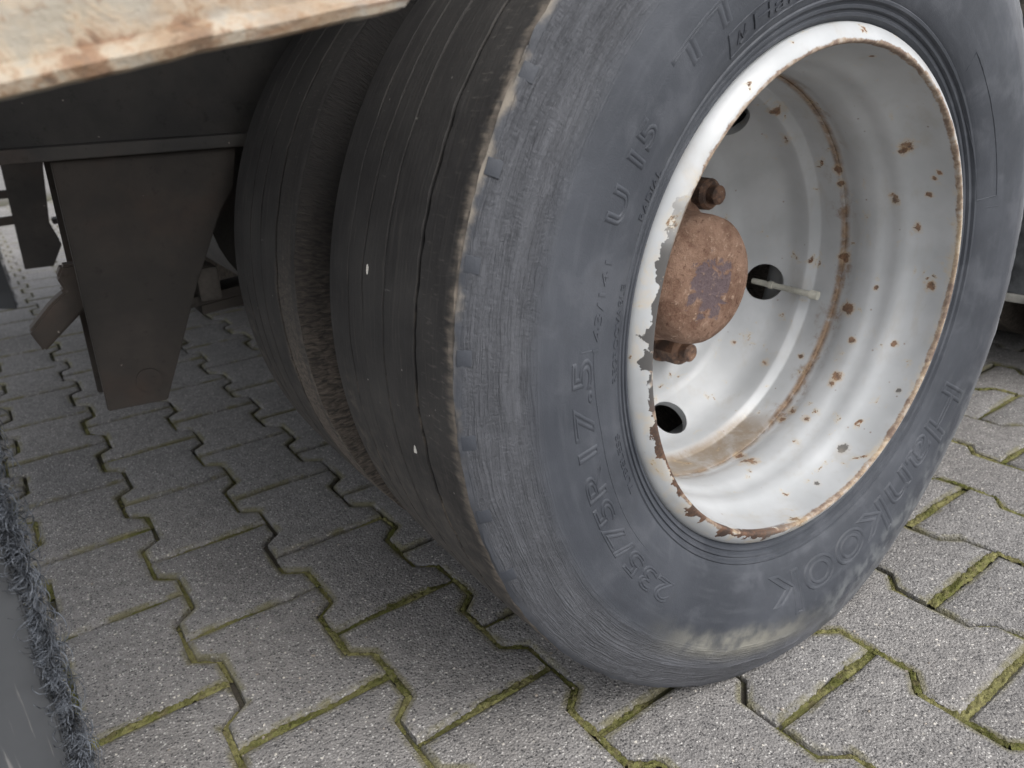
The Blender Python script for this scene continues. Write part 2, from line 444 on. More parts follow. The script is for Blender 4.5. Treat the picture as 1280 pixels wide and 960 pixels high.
def mat_chassis(name='dark_chassis_steel', a=(0.050, 0.048, 0.047), b=(0.080, 0.074, 0.069)):
    k = M(name)
    P = k.obj
    n = k.noise(P, 8, 5, 0.6); f = k.noise(P, 60, 5, 0.7)
    c = k.mix(k.ss(n, 0.35, 0.65), a, b)
    c = k.mix(k.ss(f, 0.56, 0.76, 0, 0.7), c, tuple(v * 0.45 for v in a))
    wv = k.N.new('ShaderNodeVectorMath'); wv.operation = 'MULTIPLY_ADD'
    k.L.new(k.noise(P, 300, 2, color=True), wv.inputs[0]); wv.inputs[1].default_value = (0.006, 0.006, 0.006); k.L.new(P, wv.inputs[2])
    sp = k.mul(k.ss(k.sep(k.vor(wv.outputs[0], 75, 'F1', 1))[0], 0.95, 0.96), k.ss(k.vor(wv.outputs[0], 75, 'F1', 0), 0.13, 0.07))
    c = k.mix(k.ss(k.noise(P, 5, 5, 0.65), 0.5, 0.7, 0, 0.5), c, tuple(v * f for v, f in zip(b, (1.35, 1.05, 0.9))))
    c = k.mix(k.mul(sp, 0.8), c, (0.36, 0.32, 0.28))
    return k.out(c, 0.72, k.bump(f, 0.4, 0.002), spec=0.35)
def mat_cream():
    k = M('rusty_cream_paint')
    P = k.obj
    x, y, z = k.sep(P)
    a = k.noise(P, 48, 6, 0.68, 0.3); b = k.noise(P, 110, 6, 0.7); e = k.noise(k.map(P, (8, 8, 60)), 1.0, 5, 0.65)
    c = k.mix(k.ss(k.noise(P, 9, 3), 0.35, 0.65), (0.31, 0.272, 0.212), (0.40, 0.378, 0.335))
    rust, rb = rustcol(k, P, 1.0)
    # P.z is the height above the lower edge of the rail
    nearedge = k.ss(z, 0.045, 0.0, 0.0, 0.11)
    t = k.add(a, nearedge)
    c = k.mix(k.ss(t, 0.50, 0.68, 0, 0.6), c, (0.52, 0.39, 0.26))
    c = k.mix(k.ss(t, 0.60, 0.72, 0, 0.8), c, rust)
    c = k.mix(k.mul(k.ss(e, 0.50, 0.66), k.ss(z, 0.022, 0.004)), c, (0.20, 0.105, 0.06))
    c = k.mix(k.ss(b, 0.56, 0.68, 0, 0.75), c, (0.24, 0.135, 0.07))
    c = k.mix(k.ss(k.noise(P, 14, 5, 0.65), 0.48, 0.66, 0, 0.6), c, (0.30, 0.20, 0.12))
    return k.out(c, 0.62, k.bump(k.add(a, b), 0.6, 0.003), spec=0.4)
def mat_flap():
    k = M('mudflap_rubber')
    P = k.obj
    n = k.noise(P, 14, 4); s = k.noise(k.map(P, (150, 150, 7)), 1.0, 5, 0.65)
    c = k.mix(k.ss(n, 0.3, 0.7), (0.038, 0.040, 0.044), (0.060, 0.063, 0.068))
    c = k.mix(k.ss(s, 0.63, 0.72, 0, 0.5), c, (0.24, 0.23, 0.22))
    return k.out(c, 0.5, k.bump(s, 0.2, 0.001), spec=0.45)
def mat_plain(name, c, rough=0.6, spec=0.35, sc=40, var=0.35):
    k = M(name)
    n = k.noise(k.obj, sc, 5, 0.65)
    cc = k.mix(k.ss(n, 0.3, 0.7), tuple(v * (1 - var) for v in c), tuple(v * (1 + var) for v in c))
    return k.out(cc, rough, k.bump(n, 0.25, 0.001), spec=spec)

# ================================================================ GROUND
PIT, PLEN, AMP = 0.14105, 0.2, 0.0120            # column pitch, stone length, half the zigzag
YAW = 0.0274                                     # the paving runs slightly askew to the trailer
PO = Vector((0.5914, -0.3336))                   # trailer origin in paving coordinates
cyw, syw = math.cos(-YAW), math.sin(-YAW)
def pave(u, v):
    """paving coordinates (metres) to world"""
    x, y = u - PO.x, v - PO.y
    return Vector((x * cyw + y * syw, -x * syw + y * cyw, 0.0))
PROT = math.atan2(-syw, cyw)
MAT_PAVER, MAT_BED, MAT_MOSS = mat_paver(), mat_bed(), mat_moss()

bm = bmesh.new()
E_ = 400.0
vs = [bm.verts.new((x, y, -0.0075)) for x, y in ((-E_, -E_), (E_, -E_), (E_, E_), (-E_, E_))]
bm.faces.new(vs)
ground = link('pavement', tomesh('pavement', bm, MAT_BED, smooth=False))
ground['kind'] = 'structure'
ground['label'] = 'grey interlocking concrete block pavement with mossy joints'

def outline(inset, g=0.0, seed=0):
    """I-shaped interlocking stone centred on the origin, 12 corners"""
    hw, hn, hl = PIT / 2 + AMP, PIT / 2 - AMP, PLEN / 2 - 0.0014
    pts = [(-hw, -hl), (hw, -hl), (hw, -0.060), (hn, -0.041), (hn, 0.041), (hw, 0.060), (hw, hl), (-hw, hl), (-hw, 0.060), (-hn, 0.041), (-hn, -0.041), (-hw, -0.060)]
    out = []
    n = len(pts)
    for i in range(n):
        p, a, b = Vector(pts[i]), Vector(pts[i - 1]), Vector(pts[(i + 1) % n])
        d1, d2 = (p - a).normalized(), (b - p).normalized()
        n1, n2 = Vector((-d1.y, d1.x)), Vector((-d2.y, d2.x))
        bis = (n1 + n2).normalized()
        out.append(p + bis * (inset / max(0.4, bis.dot(n1))))
    return out
def resample(pts, step):
    res = []
    n = len(pts)
    for i in range(n):
        a, b = pts[i], pts[(i + 1) % n]
        k = max(1, round((b - a).length / step))
        for j in range(k):
            res.append(a.lerp(b, j / k))
    return res
def stone(bm, seed, fine, M4=None):
    rnd = random.Random(seed)
    uvl = bm.loops.layers.uv.verify()
    step = 0.03 if fine else 1.0
    levels = [(0.0026, -0.028, 0.0), (0.0027, -0.0042, 0.001), (0.0038, -0.0012, 0.002), (0.0072, 0.0, 0.004)] if fine else [(0.0026, -0.028, 0.0), (0.0026, -0.0030, 0.001), (0.0060, 0.0, 0.004)]
    rings = []
    for inset, z, e in levels:
        pts = resample(outline(inset), step)
        ring = []
        for i, p in enumerate(pts):
            w = fb(p.x * 40 + seed * 7.3, p.y * 40, 0, 3) * 0.0016 if fine else 0
            q = p * (1 + w / 0.08)
            zz = z + (fb(p.x * 30, p.y * 30 + seed * 3.1, 5, 2) * 0.0008 if (fine and z > -0.01) else 0)
            v = Vector((q.x, q.y, zz))
            ring.append(bm.verts.new(M4 @ v if M4 else v))
        rings.append((ring, e))
    m = min(len(r[0]) for r in rings)
    for (A, ea), (B, eb) in zip(rings, rings[1:]):
        n = len(A)
        if len(B) != n:
            continue
        for i in range(n):
            f = bm.faces.new((A[i], A[(i + 1) % n], B[(i + 1) % n], B[i]))
            for lp, e in zip(f.loops, (ea, ea, eb, eb)): lp[uvl].uv = (e, 0)
    # inner ring so that the edge distance (uv.x) reaches into the top
    top, e = rings[-1]
    inner = []
    cen = Vector((0, 0, 0))
    pts = resample(outline(0.026), step)
    if len(pts) != len(top):
        pts = [Vector((0, 0))] * 0
    if pts:
        for p in pts:
            v = Vector((p.x, p.y, 0.0002)); inner.append(bm.verts.new(M4 @ v if M4 else v))
        n = len(top)
        for i in range(n):
            f = bm.faces.new((top[i], top[(i + 1) % n], inner[(i + 1) % n], inner[i]))
            for lp, ee in zip(f.loops, (e, e, 0.03, 0.03)): lp[uvl].uv = (ee, 0)
        f = bm.faces.new(inner)
        for lp in f.loops: lp[uvl].uv = (0.03, 0)
    else:
        f = bm.faces.new(top)
        for lp in f.loops: lp[uvl].uv = (0.03, 0)

def pix(p):
    d = Vector(p) - CAM
    w = d.dot(CZ)
    if w < 0.02: return None
    return 640 + FPX * d.dot(CX) / w, 480 + FPX * d.dot(CY) / w, w
stones = []
for c in range(-30, 46):
    for kk in range(-14, 36):
        u, v = c * PIT, (kk + 0.5 + (0.5 if c % 2 else 0.0)) * PLEN
        P = pave(u, v)
        if not (-4.2 < P.x < 6.0 and -2.6 < P.y < 6.5): continue
        q = pix(P)
        vis = q is not None and -120 < q[0] < 1400 and 120 < q[1] < 1080
        stones.append((0 if vis else 1, (P - CAM).length, P, c, kk))
stones.sort(key=lambda s: (s[0], s[1]))
variants = []
for s in range(6):
    b_ = bmesh.new()
    stone(b_, s + 1, True)
    bmesh.ops.recalc_face_normals(b_, faces=b_.faces)
    variants.append(tomesh('paving_stone', b_, MAT_PAVER, True, 50))
rest = bmesh.new()
near_joints = []
for i, (vis, dist, P, c, kk) in enumerate(stones):
    rz = PROT + random.uniform(-0.006, 0.006) + (math.pi if random.random() < 0.5 else 0)
    z = random.uniform(-0.0012, 0.0010)
    P2 = P + Vector((random.uniform(-0.0008, 0.0008), random.uniform(-0.0010, 0.0010), z))
    if i < 298:
        o = link('paving_stone', variants[random.randrange(6)], ground, P2, (random.uniform(-0.004, 0.004), random.uniform(-0.004, 0.004), rz))
    else:
        stone(rest, i, False, Matrix.Translation(P2) @ Matrix.Rotation(rz, 4, 'Z'))
bmesh.ops.recalc_face_normals(rest, faces=rest.faces)
ro = link('distant_paving_stones', tomesh('distant_paving_stones', rest, MAT_PAVER, False), ground)
ro['kind'] = 'stuff'

# moss in the joints: crowned ribbons with a ragged surface
moss = bmesh.new()
def ribbon(p, q, wid, seed, amount):
    d = (q - p); L = d.length; d.normalize()
    n = Vector((-d.y, d.x, 0))
    k = max(3, int(L / 0.0022))
    rows = []
    for i in range(k + 1):
        c = p + d * (L * i / k)
        pres = fb(c.x * 7 + 3, c.y * 7 + seed * 0.37, 1.7, 3) * 0.9 + amount
        hgt = max(0.0, min(1.0, pres + 0.55))
        row = []
        for j in range(7):
            t = (j - 3) / 3.0
            w = wid * (0.5 + 0.18 * fb(c.x * 45, c.y * 45, j * 0.1, 3))
            zz = -0.0095 + hgt * (0.0095 * (1 - 0.22 * t * t)) + 0.0030 * fb(c.x * 210, c.y * 210, t * 2.5 + seed, 4) * (0.35 + hgt)
            pt = c + n * (t * w)
            row.append(moss.verts.new((pt.x + 0.0007 * fb(pt.x * 300, pt.y * 300, 3, 2), pt.y + 0.0007 * fb(pt.x * 300, pt.y * 300, 9, 2), zz)))
        rows.append(row)
    for a, b in zip(rows, rows[1:]):
        for j in range(6):
            moss.faces.new((a[j], a[j + 1], b[j + 1], b[j]))
for i, (vis, dist, P, c, kk) in enumerate(stones):
    if vis or dist > 1.75: continue
    u, v0 = c * PIT, (kk + (0.5 if c % 2 else 0.0)) * PLEN
    hw, hn = PIT / 2 + AMP, PIT / 2 - AMP
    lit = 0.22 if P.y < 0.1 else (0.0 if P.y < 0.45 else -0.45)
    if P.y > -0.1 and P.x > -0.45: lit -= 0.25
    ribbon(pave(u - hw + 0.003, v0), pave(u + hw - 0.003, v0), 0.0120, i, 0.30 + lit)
    zz = [(u + hw, v0), (u + hw, v0 + 0.040), (u + hn, v0 + 0.059), (u + hn, v0 + 0.141), (u + hw, v0 + 0.160), (u + hw, v0 + 0.2)]
    for a, b in zip(zz, zz[1:]):
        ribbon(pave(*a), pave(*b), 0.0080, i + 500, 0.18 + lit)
bmesh.ops.recalc_face_normals(moss, faces=moss.faces)
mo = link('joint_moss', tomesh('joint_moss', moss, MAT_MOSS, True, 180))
mo['kind'] = 'stuff'
mo['label'] = 'yellow green moss filling the joints between paving stones'
mo['category'] = 'moss'

# ================================================================ TRAILER
root = bpy.data.objects.new('trailer', None)
col.objects.link(root)
root.location = (0, 1.25, 0)
root['label'] = 'low dark steel trailer on worn twin tyres with a silver rusty wheel'
root['category'] = 'trailer'
RO = Vector(root.location)
def part(name, mesh, loc=(0, 0, 0), rot=(0, 0, 0), parent=None):
    if parent is None:
        return link(name, mesh, root, Vector(loc) - RO, rot)
    return link(name, mesh, parent, loc, rot)

MAT_SIDE, MAT_TREAD = mat_sidewall(), mat_tread()
MAT_SIDE2 = mat_sidewall('dirty_shaded_inner_rubber', True)
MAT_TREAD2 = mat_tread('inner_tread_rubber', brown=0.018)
MAT_HUB, MAT_NUT, MAT_CH = mat_hub(), mat_nut(), mat_chassis()
MAT_BRKT = mat_chassis('brown_black_steel', (0.040, 0.036, 0.033), (0.062, 0.053, 0.047))
MAT_CREAM, MAT_FLAP = mat_cream(), mat_flap()

# ---- tyre ------------------------------------------------------
SIDE = [(0.2215, 0.0150), (0.2290, 0.0130), (0.2340, 0.0095), (0.2375, 0.0050), (0.2398, 0.0012), (0.2418, 0.0006), (0.2428, 0.0018), (0.2442, 0.0016),
        (0.2454, -0.0012), (0.2474, -0.0018), (0.2484, -0.0006), (0.2500, -0.0014), (0.2512, -0.0040), (0.2532, -0.0046), (0.2544, -0.0038), (0.2580, -0.0062),
        (0.2680, -0.0092), (0.2800, -0.0112), (0.2920, -0.0124), (0.3040, -0.0130), (0.3160, -0.0130), (0.3260, -0.0124), (0.3340, -0.0114), (0.3355, -0.0113), (0.3372, -0.0107),
        (0.3460, -0.0086), (0.3550, -0.0060), (0.3562, -0.0058), (0.3576, -0.0051), (0.3650, -0.0022), (0.3720, 0.0004), (0.3738, 0.0009), (0.3752, 0.0018), (0.3800, 0.0040), (0.3836, 0.0062), (0.3852, 0.0078)]
YC = 0.1135
def tread_prof():
    pts = []
    y = 0.0084
    grooves = [(0.0585, 0.0027, 0.0070), (0.1090, 0.0019, 0.0030), (0.1460, 0.0017, 0.0028), (0.1760, 0.0018, 0.0026)]
    ys = {0.0084, 0.0100, 0.0125, 0.016}
    for g, w, d in grooves:
        for t in (-1.5, -1.0, -0.6, 0.0, 0.6, 1.0, 1.5): ys.add(round(g + t * w, 5))
    yy = 0.022
    while yy < 0.2166:
        ys.add(round(yy, 5)); yy += 0.0085
    for y in sorted(ys):
        if y > 0.2186: continue
        r = 0.3872 - 0.0016 * ((y - YC) / 0.105) ** 2
        if y < 0.0126: r -= (0.0126 - y) * 0.25
        for g, w, d in grooves:
            t = abs(y - g) / w
            if t < 1.0: r -= d * (1.0 if t < 0.7 else (1 - t) / 0.3)
        pts.append((r, y))
    return pts
TR = tread_prof()
BACK = [(r, 2 * YC - y) for r, y in SIDE[::-1]]
TPROF = SIDE + TR + BACK
NS, NT = len(SIDE), len(TR)
def tyre_warp(seed, flat=True):
    def w(r, y, a, i):
        ca, sa = math.cos(a), math.sin(a)
        if i >= NS - 4 and i < NS + 5:                       # torn shoulder edge
            r += 0.0011 * fb(a * 26 + seed, i * 0.9, 0, 4)
            y += 0.0011 * fb(a * 40 + seed, i * 0.5, 7, 4)
        if 0.330 < r < 0.378 and i < NS:
            r += 0.0020 * fb(a * 5 + seed, r * 60, 2, 3)
            y += 0.0009 * fb(a * 22, r * 190, seed, 4)
        if NS + 3 <= i < NS + NT - 3:
            nom = 0.3872 - 0.0016 * ((y - YC) / 0.105) ** 2
            if y > 0.075 and r < nom: r = nom - (nom - r) * max(0.15, min(1.0, 0.62 + 1.1 * fb(a * 3.3, y * 60, seed + 4, 3)))
            y += 0.0022 * fb(a * 9 + seed, y * 30, 3, 3)      # wandering, worn grooves
            if 0.05 < y < 0.07: r += 0.0012 * fb(a * 20, 2.0, seed, 3)
        low = math.exp(-((a % (2 * math.pi) - 1.5 * math.pi) / 0.55) ** 2)
        if flat and r > 0.25:
            k = min(1.0, (r - 0.25) / 0.07)
            k = k * k * (3 - 2 * k) * low * 0.015 * min(1.0, abs(y - YC) / 0.1) ** 2
            y += -k if y < YC else k
        x, z = r * ca, r * sa
        zmin = -ZC + 0.0005
        if z < zmin + 0.010 and flat:
            t = (zmin + 0.010 - z) / 0.020
            z = zmin + 0.010 * (1 - min(1, t)) ** 2 if t < 1 else zmin
            z = max(z, zmin)
        return (x, y, z)
    return w
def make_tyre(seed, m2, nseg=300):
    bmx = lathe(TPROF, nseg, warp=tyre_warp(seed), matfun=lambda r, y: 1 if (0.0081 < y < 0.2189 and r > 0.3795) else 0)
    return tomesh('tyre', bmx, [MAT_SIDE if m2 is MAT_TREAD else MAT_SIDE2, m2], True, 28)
def side_y(r):
    for (r0, y0), (r1, y1) in zip(SIDE, SIDE[1:]):
        if r0 <= r <= r1: return y0 + (y1 - y0) * (r - r0) / (r1 - r0)
    return SIDE[-1][1]
WC = Vector((0, 0, ZC))
tyre = part('tyre', make_tyre(0.0, MAT_TREAD, 420), WC)
tyre['label'] = 'worn outer tyre with cracked shoulder and moulded lettering'

# moulded lettering on the sidewall (children of the outer tyre)
def text_mesh(s, outline_w=None, ext=0.0):
    cu = bpy.data.curves.new('txt', 'FONT')
    cu.body = s; cu.size = 1.0; cu.resolution_u = 5
    if outline_w:
        cu.fill_mode = 'NONE'; cu.bevel_depth = outline_w; cu.bevel_resolution = 1
    o = bpy.data.objects.new('txt', cu); col.objects.link(o)
    dg = bpy.context.evaluated_depsgraph_get()
    me = bpy.data.meshes.new_from_object(o.evaluated_get(dg))
    bpy.data.objects.remove(o); bpy.data.curves.remove(cu)
    return me
def arc_text(name, s, a0, a1, r0, h, rel=0.0010, outl=None, slant=0.0, bold=0.0):
    """text read clockwise from angle a0 to a1 (degrees), tops away from the hub"""
    me = text_mesh(s, outl / h if outl else None)
    b_ = bmesh.new(); b_.from_mesh(me); bpy.data.meshes.remove(me)
    if not outl:
        bmesh.ops.subdivide_edges(b_, edges=[e for e in b_.edges if e.calc_length() > 0.25], cuts=3)
        g = bmesh.ops.extrude_face_region(b_, geom=b_.faces[:])
        top = {v for v in g['geom'] if isinstance(v, bmesh.types.BMVert)}
        for v in b_.verts: v.co.z = 0.5 if v in top else -0.5
    else:
        bmesh.ops.subdivide_edges(b_, edges=[e for e in b_.edges if e.calc_length() > 0.25], cuts=3)
    xs = [v.co.x for v in b_.verts]; ys = [v.co.y for v in b_.verts]
    x0, x1, y0, y1 = min(xs), max(xs), min(ys), max(ys)
    for v in b_.verts:
        tx = (v.co.x - x0) / (x1 - x0); ty = (v.co.y - y0) / (y1 - y0)
        a = R_(a0 + (a1 - a0) * (tx + slant * ty * 0.02))
        r = r0 + ty * h
        if outl: yy = side_y(r) - v.co.z * h * 0.9
        else: yy = side_y(r) - v.co.z * 2 * rel
        la = a % (2 * math.pi)
        low = math.exp(-((la - 1.5 * math.pi) / 0.55) ** 2)
        kq = min(1.0, max(0, r - 0.25) / 0.07)
        yy -= kq * kq * (3 - 2 * kq) * low * 0.015 * (abs(side_y(r) - YC) / 0.1 if abs(side_y(r) - YC) < 0.1 else 1.0) ** 2
        v.co = (r * math.cos(a), yy, r * math.sin(a))
    if outl:
        pass
    bmesh.ops.recalc_face_normals(b_, faces=b_.faces)
    mesh = tomesh(name, b_, MAT_SIDE, True, 40)
    mesh.uv_layers.new(name='UVMap')
    return part(name, mesh, parent=tyre)
arc_text('size_lettering', '235/75R17.5', -133.5, -184.5, 0.2840, 0.0205, outl=0.00075)
arc_text('brand_lettering', 'Hankook', -29.0, -104.0, 0.2680, 0.0440, outl=0.0011)
arc_text('brand_lettering', 'Hankook', 119.5, 92.0, 0.2632, 0.0105, rel=0.0010)
arc_text('pattern_lettering', 'U 15', 157.3, 143.0, 0.2785, 0.0185, outl=0.0009)
arc_text('pattern_lettering', 'TT', 136.0, 121.0, 0.2820, 0.0190, outl=0.0008)
arc_text('radial_lettering', 'RADIAL', 155.0, 147.0, 0.2565, 0.0066, rel=0.0006)
arc_text('regroovable_lettering', 'REGROOVABLE', 181.0, 165.0, 0.2560, 0.0062, rel=0.0005)
arc_text('tubeless_lettering', 'TUBELESS', -157.3, -169.8, 0.2590, 0.0056, rel=0.0005)
arc_text('load_lettering', '143/141', 174.8, 162.0, 0.2785, 0.0075, rel=0.0005)
def arc_line(bmx, pts, w=0.0006):
    """thin raised bead through (r, angle) points"""
    for (r0, a0), (r1, a1) in zip(pts, pts[1:]):
        k = max(2, int(abs(a1 - a0) / 1.2))
        prev = None
        for i in range(k + 1):
            r = r0 + (r1 - r0) * i / k; a = R_(a0 + (a1 - a0) * i / k)
            p = Vector((r * math.cos(a), side_y(r), r * math.sin(a)))
            if prev is not None: cyl(bmx, prev, p, w, n=6, cap=False)
            prev = p
def beads(name, lines, w=0.0006):
    b_ = bmesh.new()
    for l in lines: arc_line(b_, l, w)
    bmesh.ops.recalc_face_normals(b_, faces=b_.faces)
    me = tomesh(name, b_, MAT_SIDE, True, 60); me.uv_layers.new(name='UVMap')
    return part(name, me, parent=tyre)
beads('badge_frame', [[(0.2595, 125.8), (0.2755, 125.4), (0.2765, 88.0), (0.2610, 88.0), (0.2595, 125.8)]], 0.0007)
beads('badge_mark', [[(0.2640, 123.8), (0.2715, 123.0), (0.2650, 122.3), (0.2725, 121.4)], [(0.2632, 123.2), (0.2665, 121.2)]], 0.0009)
beads('panel_frame', [[(0.2486, 47.0), (0.2777, 49.2), (0.2800, 14.6), (0.2530, 15.6), (0.2486, 47.0)], [(0.2500, 13.8), (0.2830, 12.0)]], 0.0005)
beads('mould_line', [[(0.2785, 188.0), (0.2785, 208.0), (0.2765, 226.0)], [(0.2785, 188.0), (0.2845, 174.5), (0.2965, 174.6)], [(0.2960, -141.0), (0.2880, -134.0)]], 0.0004)
# short square lugs left on the shoulder
b_ = bmesh.new(); box(b_, (-0.0055, -0.0012, -0.0050), (0.0055, 0.0012, 0.0050), 0.0007)
lug = tomesh('shoulder_lug', b_, MAT_SIDE)
for a in range(0, 360, 9):
    aa = R_(a + 3.0)
    r = 0.3790
    n = Vector((0.0050 * math.cos(aa), -0.0087, 0.0050 * math.sin(aa))).normalized()
    t = Vector((-math.sin(aa), 0, math.cos(aa)))
    e = t.cross(n)
    mt = Matrix((t, -n, e)).transposed().to_4x4()
    low = math.exp(-((aa - 1.5 * math.pi) / 0.42) ** 2)
    if abs(a + 3 - 270) < 62: continue
    o = link('shoulder_lug', lug, tyre)
    mt.translation = Vector((r * math.cos(aa), side_y(r) + 0.0009, r * math.sin(aa)))
    o.matrix_local = mt

# ---- silver rim ------------------------------------------------------
RIMP = [(0.2310, 0.0165), (0.2362, 0.0115), (0.2372, 0.0070), (0.2352, 0.0022), (0.2318, -0.0012), (0.2280, -0.0042), (0.2242, -0.0062), (0.2218, -0.0068), (0.2202, -0.0058), (0.2196, -0.0030), (0.2197, 0.0030), (0.2198, 0.0090),
        (0.2196, 0.0180), (0.2176, 0.0290), (0.2150, 0.0370), (0.2110, 0.0440), (0.2092, 0.0520), (0.2094, 0.0600), (0.2076, 0.0680), (0.2050, 0.0740), (0.2044, 0.0860), (0.2056, 0.0960), (0.2094, 0.1060), (0.2104, 0.1130),
        (0.2104, 0.1900), (0.2150, 0.2000), (0.2220, 0.2190), (0.2300, 0.2230), (0.2360, 0.2240), (0.2364, 0.2300), (0.2300, 0.2320), (0.2230, 0.2270), (0.2180, 0.2140), (0.2150, 0.1950),
        (0.2150, 0.1140), (0.2150, 0.1000), (0.2100, 0.0880), (0.2100, 0.0740), (0.2150, 0.0600), (0.2160, 0.0480), (0.2220, 0.0330), (0.2250, 0.0200)]
def smooth_prof(pr, closed=True, it=1):
    for _ in range(it):
        out = []
        n = len(pr)
        for i in range(n):
            a, b = pr[i], pr[(i + 1) % n]
            if not closed and i == n - 1:
                out.append(a); break
            out.append((a[0] * .75 + b[0] * .25, a[1] * .75 + b[1] * .25))
            out.append((a[0] * .25 + b[0] * .75, a[1] * .25 + b[1] * .75))
        pr = out
    return pr
SPOTS = [((0.1176, 0.1560, 0.1680), 0.0087, 'rust'),
         ((0.1446, 0.1875, 0.1396), 0.0061, 'rust'),
         ((0.1509, 0.1640, 0.1383), 0.0081, 'rust'),
         ((0.1728, 0.0370, 0.1279), 0.0086, 'rust'),
         ((0.1734, 0.0428, 0.1214), 0.0057, 'rust'),
         ((0.1973, 0.0573, 0.0699), 0.0060, 'rust'),
         ((0.2044, 0.0253, 0.0764), 0.0039, 'rust'),
         ((0.2118, 0.0357, 0.0393), 0.0060, 'rust'),
         ((0.1961, 0.0135, 0.0999), 0.0048, 'rust'),
         ((0.1982, 0.0180, 0.0945), 0.0039, 'rust'),
         ((0.1830, 0.1180, 0.0993), 0.0061, 'rust'),
         ((0.0614, -0.0008, 0.2142), 0.0041, 'rust'),
         ((0.0624, 0.0180, 0.2106), 0.0033, 'rust'),
         ((0.1179, 0.1027, -0.1715), 0.0071, 'rust'),
         ((0.1064, 0.1072, -0.1806), 0.0051, 'rust'),
         ((0.1073, 0.0272, -0.1897), 0.0078, 'bare'),
         ((0.0567, 0.0217, -0.2115), 0.0047, 'bare'),
         ((0.0303, 0.0910, -0.2027), 0.0115, 'rust'),
         ((0.0364, 0.1095, -0.2067), 0.0068, 'rust'),
         ((0.1508, 0.1660, -0.1382), 0.0075, 'rust'),
         ((0.1581, 0.0760, -0.1303), 0.0071, 'rust'),
         ((0.1522, 0.0780, -0.1370), 0.0051, 'rust'),
         ((0.1683, 0.1340, -0.1223), 0.0042, 'rust'),
         ((0.1374, 0.2095, -0.1153), 0.0043, 'rust'),
         ((0.2188, 0.0165, -0.0211), 0.0071, 'rust'),
         ((0.1760, 0.0105, -0.1327), 0.0040, 'bare'),
         ((0.1833, 0.0780, -0.0914), 0.0041, 'rust'),
         ((0.1977, 0.0977, -0.0586), 0.0094, 'rust'),
         ((0.2097, 0.1147, -0.0018), 0.0084, 'rust'),
         ((0.1909, 0.1180, 0.0830), 0.0051, 'rust'),
         ((0.2049, 0.0690, -0.0306), 0.0031, 'rust'),
         ((0.1115, 0.0800, -0.1717), 0.0050, 'rust'),
         ((0.1972, 0.0343, -0.0878), 0.0041, 'rust')]
MAT_RIM = mat_rim('silver_wheel_paint', SPOTS)
rim_mesh = tomesh('rim', lathe(smooth_prof(RIMP), 160, closed=True), MAT_RIM, True, 50)
rim = part('rim', rim_mesh, WC)
rim['label'] = 'silver steel wheel rim with chipped rusty lip'
front = [(0.0660, 0.2350), (0.1300, 0.2350), (0.1380, 0.2335), (0.1440, 0.2295), (0.1500, 0.2270), (0.1580, 0.2262), (0.1655, 0.2235), (0.1835, 0.2020), (0.1955, 0.1870), (0.1985, 0.1760), (0.1990, 0.1640), (0.1996, 0.1580), (0.2004, 0.1562), (0.2066, 0.1494), (0.2080, 0.1480), (0.2085, 0.1450), (0.2085, 0.1180), (0.2094, 0.1160)]
back_ = [(0.2101, 0.1160), (0.2101, 0.1700), (0.2070, 0.1850), (0.1920, 0.2090), (0.1720, 0.2300), (0.1600, 0.2360), (0.1450, 0.2420), (0.0660, 0.2430)]
def sm_front(p): 
    q = smooth_prof(p, closed=False)
    return [p[0]] + q
bmx = lathe(sm_front(front) + back_, 200, closed=True)
disc_me = tomesh('tmpdisc', bmx, MAT_RIM, False)
dobj = bpy.data.objects.new('tmpdisc', disc_me); col.objects.link(dobj)
cb = bmesh.new()
HOLES = [-13.2 + 72 * i for i in range(5)]
for h in HOLES:
    a = R_(h)
    c = Vector((0.1838 * math.cos(a), 0.2018, 0.1838 * math.sin(a)))
    n = Vector((-0.70 * math.cos(a), -0.714, -0.70 * math.sin(a)))
    cyl(cb, c - n * 0.03, c + n * 0.03, 0.0228, n=40)
cme = bpy.data.meshes.new('tmpcut'); bmesh.ops.recalc_face_normals(cb, faces=cb.faces); cb.to_mesh(cme); cb.free()
cme.materials.append(MAT_RIM)
cobj = bpy.data.objects.new('tmpcut', cme); col.objects.link(cobj)
md = dobj.modifiers.new('b', 'BOOLEAN'); md.operation = 'DIFFERENCE'; md.object = cobj; md.solver = 'EXACT'
dg = bpy.context.evaluated_depsgraph_get()
dme = bpy.data.meshes.new_from_object(dobj.evaluated_get(dg))
dme.name = 'wheel_disc'
bpy.data.objects.remove(dobj); bpy.data.objects.remove(cobj)
dme.polygons.foreach_set('use_smooth', [True] * len(dme.polygons)); dme.set_sharp_from_angle(angle=R_(32))
disc = part('wheel_disc', dme, parent=rim)
# hub cover, hub flange
CAP = [(0.0, 0.1280), (0.020, 0.1284), (0.040, 0.1300), (0.054, 0.1325), (0.0630, 0.1365), (0.0685, 0.1430), (0.0705, 0.1520), (0.0710, 0.1680), (0.0718, 0.1900), (0.0725, 0.2050), (0.0760, 0.2100)]
def cap_warp(r, y, a, i):
    k = 0.0012 * fb(math.cos(a) * 3 + r * 40, math.sin(a) * 3, y * 60, 4)
    return (r + k * (1 if r > 0.02 else 0), y + k)
bmx = lathe(CAP[1:], 72, warp=cap_warp)
ring0 = [v for v in bmx.verts if abs(math.hypot(v.co.x, v.co.z)) < 0.0225]
ring0.sort(key=lambda v: math.atan2(v.co.z, v.co.x))
bmx.faces.new(ring0)
bmesh.ops.recalc_face_normals(bmx, faces=bmx.faces)
